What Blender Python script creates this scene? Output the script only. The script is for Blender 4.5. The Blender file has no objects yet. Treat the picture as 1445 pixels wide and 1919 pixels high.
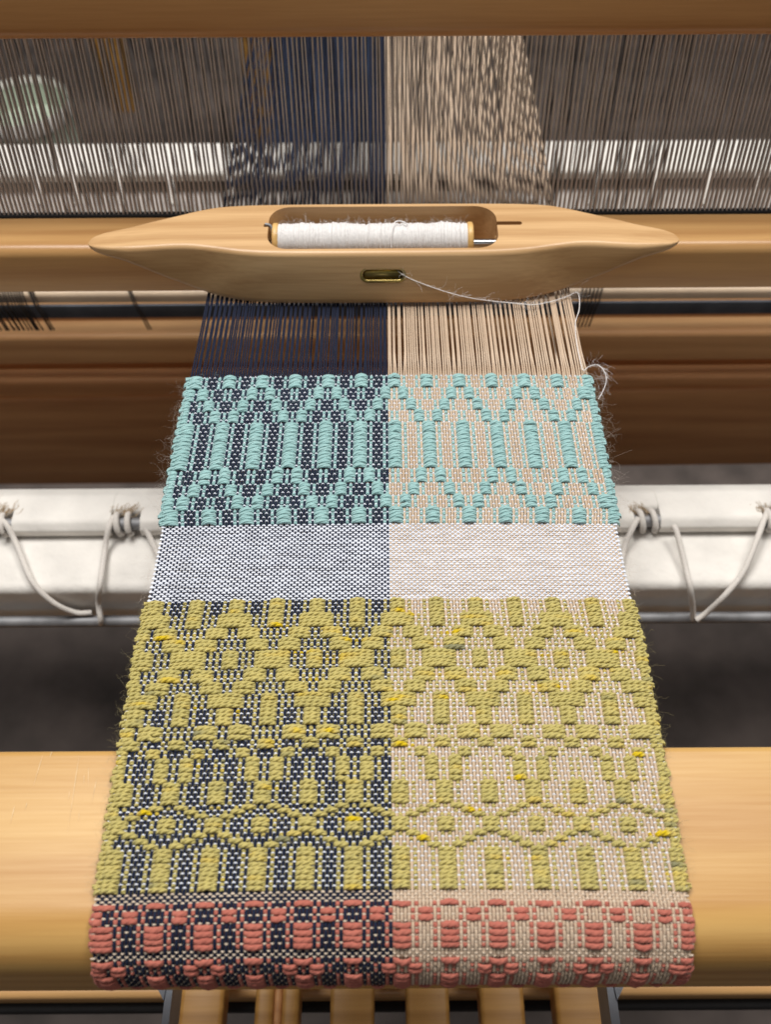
import bpy, bmesh, math, random
import numpy as np
from mathutils import Matrix, Vector
random.seed(7); rng = np.random.default_rng(7)
S = bpy.context.scene
COL = S.collection

# ------------------------------------------------------------------ camera
F, W0, H0 = 1750.0, 1445.0, 1919.0           # focal length in photo pixels
PITCH, ROLL, CAMH, CAMX = math.radians(53.6), math.radians(0.36), 0.346, -0.0010
cd = bpy.data.cameras.new('camera'); cam = bpy.data.objects.new('camera', cd); COL.objects.link(cam)
cd.sensor_fit = 'VERTICAL'; cd.sensor_height = 24.0; cd.lens = 24.0 * F / H0
cd.clip_start = 0.01; cd.clip_end = 50
cam.matrix_world = (Matrix.Translation((CAMX, 0, CAMH)) @ Matrix.Rotation(math.pi/2 - PITCH, 4, 'X')
                    @ Matrix.Rotation(-ROLL, 4, 'Z'))
cd.dof.use_dof = True; cd.dof.focus_distance = 0.425; cd.dof.aperture_fstop = cd.lens / 3.3
S.camera = cam
S.view_settings.view_transform = 'Standard'; S.view_settings.look = 'None'
S.view_settings.exposure = 0.0; S.view_settings.gamma = 1.0
S.cycles.max_bounces = 6; S.cycles.diffuse_bounces = 3; S.cycles.glossy_bounces = 3

# ------------------------------------------------------------------ light: indoor ceiling lamps, an added front fill, dim room
w = bpy.data.worlds.new('World'); S.world = w; w.use_nodes = True
w.node_tree.nodes['Background'].inputs[0].default_value = (0.92, 0.95, 1.0, 1)
w.node_tree.nodes['Background'].inputs[1].default_value = 0.10
def area(name, loc, target, sx, sy, power, col):
    l = bpy.data.lights.new(name, 'AREA'); l.shape = 'RECTANGLE'; l.size = sx; l.size_y = sy
    l.energy = power; l.color = col
    o = bpy.data.objects.new(name, l); COL.objects.link(o); o.location = loc
    o.rotation_euler = (Vector(target) - Vector(loc)).to_track_quat('-Z', 'Y').to_euler()
    return o
area('ceiling_or_fill_lamp', (0.62, 0.85, 1.75), (0.0, 0.25, 0.0), 0.9, 0.5, 20, (1.0, 0.965, 0.915))
area('ceiling_or_fill_lamp', (-0.45, 0.78, 2.0), (0.0, 0.30, 0.0), 1.2, 0.8, 45, (1.0, 0.975, 0.94))
area('ceiling_or_fill_lamp', (0.2, -1.7, 1.7), (0.0, 0.45, -0.1), 1.8, 0.9, 3.5, (1.0, 0.96, 0.91))  # added fill from the front for boards and front faces, no known lamp

# ------------------------------------------------------------------ helpers
def ray(px, py):
    dx, dy = px - W0/2, H0/2 - py
    c, s = math.cos(ROLL), math.sin(ROLL)
    dx, dy = dx*c + dy*s, -dx*s + dy*c
    up = np.array([0, math.sin(PITCH), math.cos(PITCH)]); fw = np.array([0, math.cos(PITCH), -math.sin(PITCH)])
    return fw + up*dy/F + np.array([1, 0, 0])*dx/F
CAM = np.array([CAMX, 0, CAMH])
def at_z(px, py, z):                                   # point of a level z seen at a place of the photo
    d = ray(px, py); return CAM + d*(z - CAMH)/d[2]
def at_y(px, py, y):
    d = ray(px, py); return CAM + d*(y/d[1])
def Yz(py, z): return at_z(W0/2, py, z)[1]             # level -> distance
def Zy(py, y): return at_y(W0/2, py, y)[2]             # distance -> level

def thing(name, label, cat, loc=(0, 0, 0), group=None):
    o = bpy.data.objects.new(name, None); COL.objects.link(o); o.location = loc
    o.empty_display_size = 0.01
    o['label'] = label; o['category'] = cat
    if group: o['group'] = group
    return o
def tag(o, label, cat, group=None):
    o['label'] = label; o['category'] = cat
    if group: o['group'] = group
    return o
def obj(name, verts, faces, mat, parent=None, smooth=True, uv=None, kind=None, angle=None):
    v = np.asarray(verts, dtype=np.float64).reshape(-1, 3)
    if parent is not None:
        off = np.array(parent.location); p = parent.parent
        while p is not None: off = off + np.array(p.location); p = p.parent
        v = v - off
    me = bpy.data.meshes.new(name)
    if isinstance(faces, np.ndarray):
        n, k = faces.shape
        me.vertices.add(len(v)); me.vertices.foreach_set('co', v.astype(np.float32).ravel())
        me.loops.add(n*k); me.loops.foreach_set('vertex_index', faces.astype(np.int32).ravel())
        me.polygons.add(n); me.polygons.foreach_set('loop_start', np.arange(0, n*k, k, dtype=np.int32))
        if uv is not None:
            l = me.uv_layers.new(name='UVMap'); l.data.foreach_set('uv', uv.astype(np.float32).ravel())
        me.update(calc_edges=True)
    else:
        me.from_pydata([tuple(p) for p in v], [], [tuple(f) for f in faces]); me.update()
    me.polygons.foreach_set('use_smooth', np.full(len(me.polygons), smooth, dtype=bool))
    if angle is not None:
        try: me.set_sharp_from_angle(angle=math.radians(angle))
        except Exception: pass
    if mat is not None: me.materials.append(mat)
    o = bpy.data.objects.new(name, me); COL.objects.link(o)
    if parent is not None: o.parent = parent
    if kind: o['kind'] = kind
    return o
def rounded(pts, r, seg=6):
    out = []; n = len(pts); rs = r if isinstance(r, (list, tuple)) else [r]*n
    for i in range(n):
        p, a, b = (np.array(pts[i], float), np.array(pts[i-1], float), np.array(pts[(i+1) % n], float))
        u = a - p; v = b - p; lu, lv = np.linalg.norm(u), np.linalg.norm(v); u /= lu; v /= lv
        rr = rs[i]
        if rr <= 0: out.append(tuple(p)); continue
        half = math.acos(max(-1, min(1, float(u @ v))))/2
        t = min(rr/math.tan(half), 0.49*lu, 0.49*lv); rr = t*math.tan(half)
        c = p + (u+v)/np.linalg.norm(u+v)*rr/math.sin(half)
        a0 = math.atan2(*(p+u*t-c)[::-1]); a1 = math.atan2(*(p+v*t-c)[::-1])
        d = (a1-a0+math.pi) % (2*math.pi) - math.pi
        for k in range(seg+1):
            t_ = a0 + d*k/seg; out.append((c[0]+rr*math.cos(t_), c[1]+rr*math.sin(t_)))
    return out
def xprism(name, prof, x0, x1, mat, parent=None, rot=0.0, nx=1, angle=40):
    n = len(prof); v = []; f = []
    for k in range(nx+1):
        x = x0 + (x1-x0)*k/nx
        v += [(x, p[0], p[1] + math.tan(rot)*x) for p in prof]
    for k in range(nx):
        for i in range(n):
            j = (i+1) % n; f.append((k*n+i, k*n+j, (k+1)*n+j, (k+1)*n+i))
    f.append(tuple(range(n))[::-1]); f.append(tuple(range(nx*n, nx*n+n)))
    o = obj(name, v, f, mat, parent, True, None, None, angle)
    bm = bmesh.new(); bm.from_mesh(o.data); bmesh.ops.recalc_face_normals(bm, faces=bm.faces); bm.to_mesh(o.data); bm.free()
    return o
def boxp(y0, y1, z0, z1, r=0.003, seg=4): return rounded([(y0, z0), (y1, z0), (y1, z1), (y0, z1)], r, seg)
def smooth_path(pts, n):
    p = np.array(pts, float); t = np.arange(len(p)); tt = np.linspace(0, len(p)-1, n)
    e = np.vstack([2*p[0]-p[1], p, 2*p[-1]-p[-2]])
    i = np.clip(tt.astype(int), 0, len(p)-2); u = (tt-i)[:, None]
    a, b, c, d = e[i], e[i+1], e[i+2], e[i+3]
    return 0.5*(2*b+(c-a)*u+(2*a-5*b+4*c-d)*u**2+(3*b-a-3*c+d)*u**3)
def tube_data(path, r, sides=8, cap=True):
    p = np.asarray(path, float); n = len(p)
    t = np.gradient(p, axis=0); t /= np.linalg.norm(t, axis=1)[:, None] + 1e-12
    up = np.array([0, 0, 1.0]); 
    a = np.cross(t, up); m = np.linalg.norm(a, axis=1) < 1e-3; a[m] = np.cross(t[m], np.array([1.0, 0, 0]))
    a /= np.linalg.norm(a, axis=1)[:, None]; b = np.cross(a, t)
    th = np.linspace(0, 2*math.pi, sides, endpoint=False)
    rr = np.broadcast_to(np.asarray(r, float), (n,))
    v = p[:, None, :] + rr[:, None, None]*(np.cos(th)[None, :, None]*a[:, None, :] + np.sin(th)[None, :, None]*b[:, None, :])
    return v.reshape(-1, 3), grid_faces(1, n, sides)
def grid_faces(nt, n, k):
    i = np.arange(n-1)[:, None]; j = np.arange(k)[None, :]
    f = np.stack([i*k+j, i*k+(j+1) % k, (i+1)*k+(j+1) % k, (i+1)*k+j], -1).reshape(-1, 4)
    return (f[None] + (np.arange(nt)*n*k)[:, None, None]).reshape(-1, 4)
def grid_uv(nt, u, k):                                  # u: (nt, n) length along the yarn in mm
    n = u.shape[1]; a = u[:, :-1, None]; b = u[:, 1:, None]; j = np.arange(k)/k
    z = np.zeros((nt, n-1, k))
    q = np.stack([np.stack([a+z, j+z], -1), np.stack([a+z, j+1/k+z], -1), np.stack([b+z, j+1/k+z], -1), np.stack([b+z, j+z], -1)], 3)
    return q.reshape(-1, 2)
def tubes(name, paths, r, mat, parent=None, sides=8, kind=None):
    V, Fs, o = [], [], 0
    for i, p in enumerate(paths):
        v, f = tube_data(p, r[i] if isinstance(r, list) else r, sides); V.append(v); Fs.append(f+o); o += len(v)
    return obj(name, np.vstack(V), np.vstack(Fs), mat, parent, True, None, kind)

# ------------------------------------------------------------------ materials
def new_mat(name):
    m = bpy.data.materials.new(name); m.use_nodes = True; nt = m.node_tree
    return m, nt, nt.nodes, nt.links, nt.nodes['Principled BSDF']
def wood(name, light, dark, rough=0.42, coat=0.15, seed=0.0, pores=1.0, spec=0.4, rot=0.0):
    m, nt, N, L, b = new_mat(name)
    tc = N.new('ShaderNodeTexCoord')
    def noise(scale, sc, det, dist=0.0):
        mp = N.new('ShaderNodeMapping'); mp.inputs['Scale'].default_value = scale; mp.inputs['Location'].default_value = (seed, seed*1.7, seed*0.6); mp.inputs['Rotation'].default_value = (0, 0, rot)
        L.new(tc.outputs['Object'], mp.inputs[0]); t = N.new('ShaderNodeTexNoise')
        t.inputs['Scale'].default_value = sc; t.inputs['Detail'].default_value = det; t.inputs['Distortion'].default_value = dist
        L.new(mp.outputs[0], t.inputs['Vector']); return t
    big = noise((1.2, 16, 16), 3.0, 3, 0.8)
    fine = noise((6, 190, 190), 4.0, 4)
    mp = N.new('ShaderNodeMapping'); mp.inputs['Scale'].default_value = (0.55, 9, 9); mp.inputs['Location'].default_value = (seed, seed, 0)
    L.new(tc.outputs['Object'], mp.inputs[0]); wv = N.new('ShaderNodeTexWave'); wv.wave_type = 'RINGS'; wv.rings_direction = 'X'
    wv.inputs['Scale'].default_value = 3.2; wv.inputs['Distortion'].default_value = 5.0; wv.inputs['Detail'].default_value = 3; wv.inputs['Detail Scale'].default_value = 1.2
    L.new(mp.outputs[0], wv.inputs['Vector'])
    a1 = N.new('ShaderNodeMath'); a1.operation = 'MULTIPLY_ADD'; L.new(big.outputs[0], a1.inputs[0]); a1.inputs[1].default_value = 0.75
    a2 = N.new('ShaderNodeMath'); a2.operation = 'MULTIPLY'; L.new(wv.outputs['Fac'], a2.inputs[0]); a2.inputs[1].default_value = 0.26
    L.new(a2.outputs[0], a1.inputs[2])
    a3 = N.new('ShaderNodeMath'); a3.operation = 'MULTIPLY_ADD'; L.new(fine.outputs[0], a3.inputs[0]); a3.inputs[1].default_value = 0.35*pores; L.new(a1.outputs[0], a3.inputs[2])
    rp = N.new('ShaderNodeValToRGB'); rp.color_ramp.elements[0].position = 0.38; rp.color_ramp.elements[1].position = 0.95
    rp.color_ramp.elements[0].color = (*light, 1); rp.color_ramp.elements[1].color = (*dark, 1)
    L.new(a3.outputs[0], rp.inputs[0]); L.new(rp.outputs[0], b.inputs['Base Color'])
    bp = N.new('ShaderNodeBump'); bp.inputs['Strength'].default_value = 0.12; bp.inputs['Distance'].default_value = 0.0006
    L.new(fine.outputs[0], bp.inputs['Height']); L.new(bp.outputs[0], b.inputs['Normal'])
    rr = N.new('ShaderNodeMath'); rr.operation = 'MULTIPLY_ADD'; L.new(fine.outputs[0], rr.inputs[0]); rr.inputs[1].default_value = 0.2; rr.inputs[2].default_value = rough-0.1
    L.new(rr.outputs[0], b.inputs['Roughness']); b.inputs['Specular IOR Level'].default_value = spec
    b.inputs['Coat Weight'].default_value = coat; b.inputs['Coat Roughness'].default_value = 0.25
    return m
def plain(name, col, rough=0.6, metal=0.0, noise=0.15, scale=60.0, bump=0.0, sheen=0.0):
    m, nt, N, L, b = new_mat(name)
    tc = N.new('ShaderNodeTexCoord'); t = N.new('ShaderNodeTexNoise'); t.inputs['Scale'].default_value = scale; t.inputs['Detail'].default_value = 5
    L.new(tc.outputs['Object'], t.inputs['Vector'])
    rp = N.new('ShaderNodeValToRGB'); rp.color_ramp.elements[0].position = 0.3; rp.color_ramp.elements[1].position = 0.7
    rp.color_ramp.elements[0].color = (*[c*(1-noise) for c in col], 1); rp.color_ramp.elements[1].color = (*[min(1, c*(1+noise)) for c in col], 1)
    L.new(t.outputs[0], rp.inputs[0]); L.new(rp.outputs[0], b.inputs['Base Color'])
    b.inputs['Roughness'].default_value = rough; b.inputs['Metallic'].default_value = metal
    if sheen: b.inputs['Sheen Weight'].default_value = sheen; b.inputs['Sheen Roughness'].default_value = 0.5
    if bump:
        bp = N.new('ShaderNodeBump'); bp.inputs['Strength'].default_value = 0.5; bp.inputs['Distance'].default_value = bump
        L.new(t.outputs[0], bp.inputs['Height']); L.new(bp.outputs[0], b.inputs['Normal'])
    return m
def yarn(name, stops, lam, plies, bump=0.00012, patch=12.0, sheen=0.25, vary=0.12, fib=1.0):
    """plied yarn: UV u = millimetres along, v = turn round the yarn"""
    m, nt, N, L, b = new_mat(name)
    uv = N.new('ShaderNodeUVMap'); sp = N.new('ShaderNodeSeparateXYZ'); L.new(uv.outputs[0], sp.inputs[0])
    def math_(op, a, b_=None, c=None):
        n = N.new('ShaderNodeMath'); n.operation = op
        for i, x in enumerate((a, b_, c)):
            if x is None: continue
            if isinstance(x, (int, float)): n.inputs[i].default_value = x
            else: L.new(x, n.inputs[i])
        return n.outputs[0]
    ph = math_('MULTIPLY_ADD', sp.outputs[0], 2*math.pi/lam, math_('MULTIPLY', sp.outputs[1], 2*math.pi*plies))
    ply = math_('ABSOLUTE', math_('SINE', math_('MULTIPLY', ph, 0.5)))
    oi = N.new('ShaderNodeObjectInfo')
    # fibres: noise stretched along the twist
    cx = N.new('ShaderNodeCombineXYZ')
    L.new(math_('MULTIPLY', sp.outputs[0], 0.5), cx.inputs[0]); L.new(math_('MULTIPLY', ph, 2.2), cx.inputs[1]); L.new(math_('MULTIPLY', oi.outputs['Random'], 90), cx.inputs[2])
    fn = N.new('ShaderNodeTexNoise'); fn.inputs['Scale'].default_value = 1.3; fn.inputs['Detail'].default_value = 3; L.new(cx.outputs[0], fn.inputs['Vector'])
    # dye patches along the yarn
    cp = N.new('ShaderNodeCombineXYZ'); L.new(math_('DIVIDE', sp.outputs[0], patch), cp.inputs[0]); L.new(math_('MULTIPLY', oi.outputs['Random'], 70), cp.inputs[1])
    pn = N.new('ShaderNodeTexNoise'); pn.inputs['Scale'].default_value = 1.0; pn.inputs['Detail'].default_value = 2; L.new(cp.outputs[0], pn.inputs['Vector'])
    rp = N.new('ShaderNodeValToRGB'); e = rp.color_ramp.elements
    e[0].position, e[0].color = stops[0][0], (*stops[0][1], 1); e[1].position, e[1].color = stops[-1][0], (*stops[-1][1], 1)
    for p, c in stops[1:-1]: q = e.new(p); q.color = (*c, 1)
    L.new(pn.outputs[0], rp.inputs[0])
    hs = N.new('ShaderNodeHueSaturation'); L.new(rp.outputs[0], hs.inputs['Color'])
    L.new(math_('MULTIPLY_ADD', fn.outputs[0], vary*2, 1.0-vary), hs.inputs['Value'])
    L.new(hs.outputs[0], b.inputs['Base Color'])
    hgt = math_('ADD', math_('POWER', ply, 0.7), math_('MULTIPLY', fn.outputs[0], 0.5*fib))
    bp = N.new('ShaderNodeBump'); bp.inputs['Strength'].default_value = 0.9; bp.inputs['Distance'].default_value = bump
    L.new(hgt, bp.inputs['Height']); L.new(bp.outputs[0], b.inputs['Normal'])
    b.inputs['Roughness'].default_value = 0.85; b.inputs['Specular IOR Level'].default_value = 0.2
    b.inputs['Sheen Weight'].default_value = sheen; b.inputs['Sheen Roughness'].default_value = 0.4
    return m
M = {}
M['beam'] = wood('pale_birch', (0.63, 0.385, 0.128), (0.46, 0.235, 0.065), 0.42, 0.12, 1.0, 1.05, 0.3, 0.16)
M['race'] = wood('race_birch', (0.72, 0.42, 0.165), (0.50, 0.25, 0.085), 0.36, 0.35, 4.3, 0.9)
M['rail'] = wood('handrail_wood', (0.58, 0.30, 0.11), (0.38, 0.165, 0.05), 0.40, 0.25, 7.7, 1.0)
M['brown'] = wood('brown_wood', (0.80, 0.47, 0.215), (0.58, 0.29, 0.12), 0.5, 0.1, 2.2)
M['redbrown_shade'] = wood('red_brown_shaded_wood', (0.74, 0.385, 0.165), (0.50, 0.225, 0.085), 0.5, 0.1, 5.2)  # board birch with deeper shade toned in; also used on the treadle strip
M['treadle'] = wood('treadle_wood', (0.58, 0.31, 0.085), (0.36, 0.17, 0.04), 0.45, 0.1, 9.1)
M['shuttle'] = wood('maple', (0.69, 0.45, 0.228), (0.46, 0.265, 0.115), 0.38, 0.2, 3.1, 1.5, 0.35)
M['spool'] = wood('spool_wood', (0.75, 0.50, 0.20), (0.6, 0.36, 0.12), 0.4, 0.2, 6.0)
M['canvas'] = plain('unbleached_canvas', (0.76, 0.73, 0.685), 0.9, 0, 0.08, 45, 0.004)
M['hem'] = plain('shaded_canvas', (0.40, 0.365, 0.34), 0.9, 0, 0.12, 60, 0.0003)  # canvas greyed so the warp beam hem reads as lying in shade
M['cord'] = plain('cotton_cord', (0.66, 0.62, 0.575), 0.95, 0, 0.14, 1200, 0.0003, 0.2)
M['steel'] = plain('dull_steel', (0.27, 0.27, 0.28), 0.6, 0.5, 0.2, 80)
M['bracket'] = plain('grey_painted_steel', (0.30, 0.33, 0.38), 0.4, 0.2, 0.1, 80)
M['darksteel'] = plain('dark_steel', (0.075, 0.085, 0.105), 0.45, 0.3, 0.3, 40)
M['reed'] = plain('reed_wire_steel', (0.56, 0.485, 0.44), 0.5, 0.1, 0.2, 60)
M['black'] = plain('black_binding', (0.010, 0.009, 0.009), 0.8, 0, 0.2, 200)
M['heddle'] = plain('dark_heddle_cord', (0.035, 0.026, 0.022), 0.8, 0, 0.3, 200)
M['whiteheddle'] = plain('pale_heddle_cord', (0.5, 0.5, 0.52), 0.8, 0, 0.2, 200)
M['creambar'] = plain('cream_bar', (0.74, 0.58, 0.42), 0.45, 0, 0.08, 30)
M['brass'] = plain('aged_brass', (0.35, 0.26, 0.09), 0.32, 1.0, 0.25, 300)
M['rod'] = plain('spindle_steel', (0.42, 0.43, 0.45), 0.25, 1.0, 0.1, 100)
M['floor'] = plain('dark_concrete', (0.112, 0.088, 0.077), 0.7, 0, 0.5, 12, 0.001)
M['tub'] = plain('pale_green_plastic', (0.46, 0.52, 0.42), 0.5, 0, 0.06, 10)
M['denim'] = plain('blue_fabric', (0.028, 0.048, 0.10), 0.9, 0, 0.25, 300, 0.0003)
M['scratch'] = plain('scratched_wood', (0.72, 0.52, 0.29), 0.7, 0, 0.2, 300)
M['mohair'] = plain('white_mohair', (0.86, 0.83, 0.82), 0.8, 0, 0.06, 900, 0, 0.5)
M['fuzz'] = plain('mohair_fibre', (0.66, 0.56, 0.48), 0.6, 0, 0.15, 300, 0, 0.3)
M['yfuzz'] = plain('olive_fibre', (0.40, 0.33, 0.14), 0.6, 0, 0.15, 300, 0, 0.3)
M['aqua'] = yarn('aqua_yarn', [(0.3, (0.32, 0.545, 0.54)), (0.7, (0.375, 0.60, 0.595))], 5.0, 5, 0.00045, 20, 0.3, 0.12)
M['yellow'] = yarn('olive_yellow_yarn', [(0.27, (0.27, 0.26, 0.14)), (0.35, (0.50, 0.43, 0.15)), (0.585, (0.57, 0.48, 0.165)), (0.65, (0.62, 0.48, 0.12)), (0.69, (0.72, 0.52, 0.01))],
                   2.6, 3, 0.00030, 24, 0.25, 0.16)
M['coral'] = yarn('coral_yarn', [(0.3, (0.43, 0.13, 0.095)), (0.7, (0.51, 0.165, 0.12))], 2.6, 3, 0.00012, 15, 0.2, 0.12)
M['white'] = yarn('white_tabby_yarn', [(0.3, (0.70, 0.73, 0.81)), (0.7, (0.78, 0.81, 0.89))], 1.6, 2, 0.00006, 10, 0.3, 0.06)
M['cream'] = yarn('cream_tabby_yarn', [(0.3, (0.60, 0.49, 0.38)), (0.7, (0.70, 0.58, 0.46))], 1.6, 2, 0.00006, 10, 0.2, 0.08)
M['navy'] = yarn('navy_warp_yarn', [(0.3, (0.008, 0.012, 0.030)), (0.7, (0.013, 0.019, 0.044))], 1.4, 2, 0.00008, 10, 0.05, 0.3)
M['tan'] = yarn('tan_warp_yarn', [(0.3, (0.53, 0.395, 0.28)), (0.7, (0.61, 0.475, 0.355))], 1.4, 2, 0.00008, 10, 0.15, 0.15)
M['wound'] = plain('wound_white_yarn', (0.70, 0.68, 0.67), 0.75, 0, 0.08, 700, 0.0003, 0.4)

# ------------------------------------------------------------------ the setting
FZ = -0.78
v = [(-6, -3, FZ), (6, -3, FZ), (6, 9, FZ), (-6, 9, FZ)]
o = obj('floor', v, [(0, 1, 2, 3)], M['floor'], None, False); o['kind'] = 'structure'

# ------------------------------------------------------------------ loom frame
loom = thing('floor_loom', 'fixed wooden loom frame, pale front beam under the cloth and brown cross boards behind', 'loom', (0, 0.144, FZ))
R, YC = 0.022, 0.0848                                   # the cloth turns down round the front beam
BT = -0.0024                                            # top of the front beam
rb = R + BT
yb = Yz(1400, BT)
prof = rounded([(YC-rb, -0.055), (yb, -0.055), (yb, BT), (YC-rb, BT)], [0.006, 0.004, 0.003, rb], 10)
xprism('breast_beam', prof, -0.62, 0.62, M['beam'], loom)
for a, b_, wd in [((80, 1412), (60, 1478), .5), ((97, 1408), (92, 1420), .6), ((148, 1412), (124, 1572), .5), ((165, 1436), (165, 1478), .4),
                  ((181, 1456), (170, 1510), .45), ((27, 1508), (18, 1545), .6), ((50, 1502), (46, 1520), .5), ((157, 1450), (156, 1470), .4), ((148, 1520), (146, 1540), .35), ((130, 1480), (127, 1500), .4)]:
    p, q = at_z(*a, BT+0.00012), at_z(*b_, BT+0.00012); d = (q-p)/np.linalg.norm(q-p); s = np.array([d[1], -d[0], 0])*wd*0.00032
    vs = [p, p*.7+q*.3-s, q, p*.7+q*.3+s]
    obj('scratch', vs, [(0, 1, 2, 3)], M['scratch'], loom.children[0], False)
zl = -0.33; yl = Yz(1868, zl)
xprism('front_rail', boxp(yl, yl+0.06, zl-0.03, zl, 0.004), -0.62, 0.62, M['race'], loom)
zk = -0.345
xprism('lower_bar_or_shade_strip', boxp(Yz(1893, zk), Yz(1868, zk)+.02, zk-0.012, zk, 0.003), -0.7, 0.7, M['black'], loom)  # black bar standing in for the shadow band below the front rail
# brown boards across the back of the frame, seen under the warp
def board(name, y, py0, py1, th, mat, x0=-0.7, x1=0.7, rot=0.0, r=0.004):
    xprism(name, boxp(y, y+th, Zy(py1, y), Zy(py0, y), r), x0, x1, mat, loom, rot)
board('cross_board', 0.585, 588, 622, 0.02, M['brown'])
board('cross_board', 0.560, 628, 681, 0.022, M['brown'])
board('cross_board', 0.610, 645, 720, 0.02, M['redbrown_shade'])  # fills the gap behind the boards with the shade-toned wood
board('cross_board', 0.5785, 712, 742, 0.018, M['redbrown_shade'], r=0.003)
board('cross_board', 0.575, 739, 882, 0.02, M['redbrown_shade'], rot=0.012)
board('cross_board', 0.60, 868, 906, 0.02, M['redbrown_shade'], -0.7, -0.05)
# steel side brackets flanking the treadles
for sx, (px0, px1) in ((-1, (318, 331)), (1, (1130, 1146))):
    a = at_z(px0, 1850, -0.2); b_ = at_z(px1, 1850, -0.2); y1 = a[1]+0.02; y0 = a[1]-0.12
    pr = [(y0, -0.215), (y1, -0.215), (y1, -0.195), (y1-0.02, -0.19), (y0, -0.19)]
    xprism('bracket', rounded(pr, 0.002, 3), a[0], b_[0], M['bracket'], loom)
    bz = at_z((px0+px1)/2, 1855, -0.19)
    vs = []
    ww = 0.013
    cx = (a[0]+b_[0])/2 - sx*-0.004
    tri = [(cx-sx*0.004, y1-0.002), (cx+sx*0.016, y1-0.002), (cx-sx*0.002, y1-0.028)]
    vs = [(x, y, -0.1885) for x, y in tri] + [(x, y, -0.192) for x, y in tri]
    obj('bracket', vs, [(0, 1, 2), (3, 4, 5), (0, 1, 4, 3), (1, 2, 5, 4), (2, 0, 3, 5)], M['bracket'], loom, False)

# ------------------------------------------------------------------ treadles
names = ['leftmost wooden treadle, beside the left grey bracket', 'second wooden treadle from the left, dark grooved strip along it',
         'third wooden treadle from the left, under the navy half of the cloth', 'fourth wooden treadle from the left, just right of the colour change',
         'fifth wooden treadle from the left, between plain ones under the tan half', 'rightmost wooden treadle, beside the right grey bracket']
tz = -0.28
for i, (x0, x1) in enumerate([(334, 417), (476, 560), (618, 701), (761, 843), (901, 985), (1043, 1136)]):
    a, b_ = at_z(x0, 1880, tz), at_z(x1, 1880, tz)
    t = thing('treadle', names[i], 'treadle', ((a[0]+b_[0])/2, 0.08, tz), 'wooden treadles under the front beam')
    def yplank(name, xa, xb, mat, zt, th=0.022):
        pr = rounded([(xa, zt-th), (xb, zt-th), (xb, zt), (xa, zt)], 0.003, 3); n = len(pr)
        vs = [(p[0], -0.45, p[1]-0.02) for p in pr] + [(p[0], 0.55, p[1]+0.01) for p in pr]
        fs = [(k, (k+1) % n, n+(k+1) % n, n+k) for k in range(n)] + [tuple(range(n)), tuple(range(n, 2*n))]
        q = obj(name, vs, fs, mat, t, True, None, None, 40)
        bm = bmesh.new(); bm.from_mesh(q.data); bmesh.ops.recalc_face_normals(bm, faces=bm.faces); bm.to_mesh(q.data); bm.free()
    if i == 1:
        wd = b_[0]-a[0]
        yplank('plank', a[0], a[0]+wd*.42, M['treadle'], tz); yplank('plank', a[0]+wd*.60, b_[0], M['treadle'], tz); yplank('groove_strip', a[0]+wd*.42, a[0]+wd*.60, M['redbrown_shade'], tz-0.0015, 0.02)
    else: yplank('plank', a[0], b_[0], M['treadle'], tz)

# ------------------------------------------------------------------ cloth beam with canvas apron and cords
cb = thing('cloth_beam', 'cloth beam wrapped in off white canvas with cords laced to steel rods', 'cloth beam', (0, 0.33, -0.2))
z1 = -0.15
ya, yb_, yc, yd, ye = Yz(907, z1-0.012), Yz(925, z1), Yz(984, z1), Yz(1100, z1-0.014), 0
zf = -0.20
yfr = at_z(722, 1100, z1-0.014)[1]-0.001
prof = rounded([(yfr, Zy(1152, yfr)), (yfr+0.07, -0.26), (yb_+0.01, -0.24), (yb_+0.01, z1-0.012), (yc-0.004, z1-0.012), (yfr, z1-0.014)], [0.003, 0.004, 0.01, 0.003, 0.002, 0.006], 6)
xprism('canvas_wrap', prof, -0.6, 0.6, M['canvas'], cb)
hem = rounded([(yc, z1-0.011), (ya, z1-0.012), (yb_, z1), (yc+0.004, z1+0.001), (yc-0.001, z1-0.004)], [0.002, 0.002, 0.008, 0.006, 0.003], 5)
# the hem is cut in notches where the cords reach the rod
def X(px, py, z): return at_z(px, py, z)[0]
notch = [(-14, 22), (206, 262), (1190, 1240), (1432, 1480)]
edges = [-0.6] + [X(p, 975, z1) for n_ in notch for p in n_] + [0.6]
for k in range(0, len(edges), 2): xprism('canvas_hem', hem, edges[k], edges[k+1], M['canvas'], cb)
hemb = rounded([(yc+0.012, z1-0.0112), (ya, z1-0.0115), (yb_, z1-0.0004), (yc+0.013, z1)], [0.002, 0.002, 0.008, 0.004], 5)
for k in range(1, len(edges)-1, 2): xprism('canvas_hem', hemb, edges[k]-0.0005, edges[k+1]+0.0005, M['canvas'], cb)
rod_y, rod_z = yc+0.005, z1-0.004
tubes('apron_rod', [np.array([[-0.6, rod_y, rod_z], [0.6, rod_y, rod_z]])], 0.0042, M['steel'], cb, 12)
ry = Yz(1161, -0.19)
tubes('apron_rod', [np.array([[-0.6, ry, -0.19], [0, ry, -0.19], [0.6, ry, -0.19]])], 0.0038, M['steel'], cb, 12)
def cpath(l, n=40): return smooth_path([at_z(x, y, z) for x, y, z in l], n)
rc = 0.0019
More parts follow.
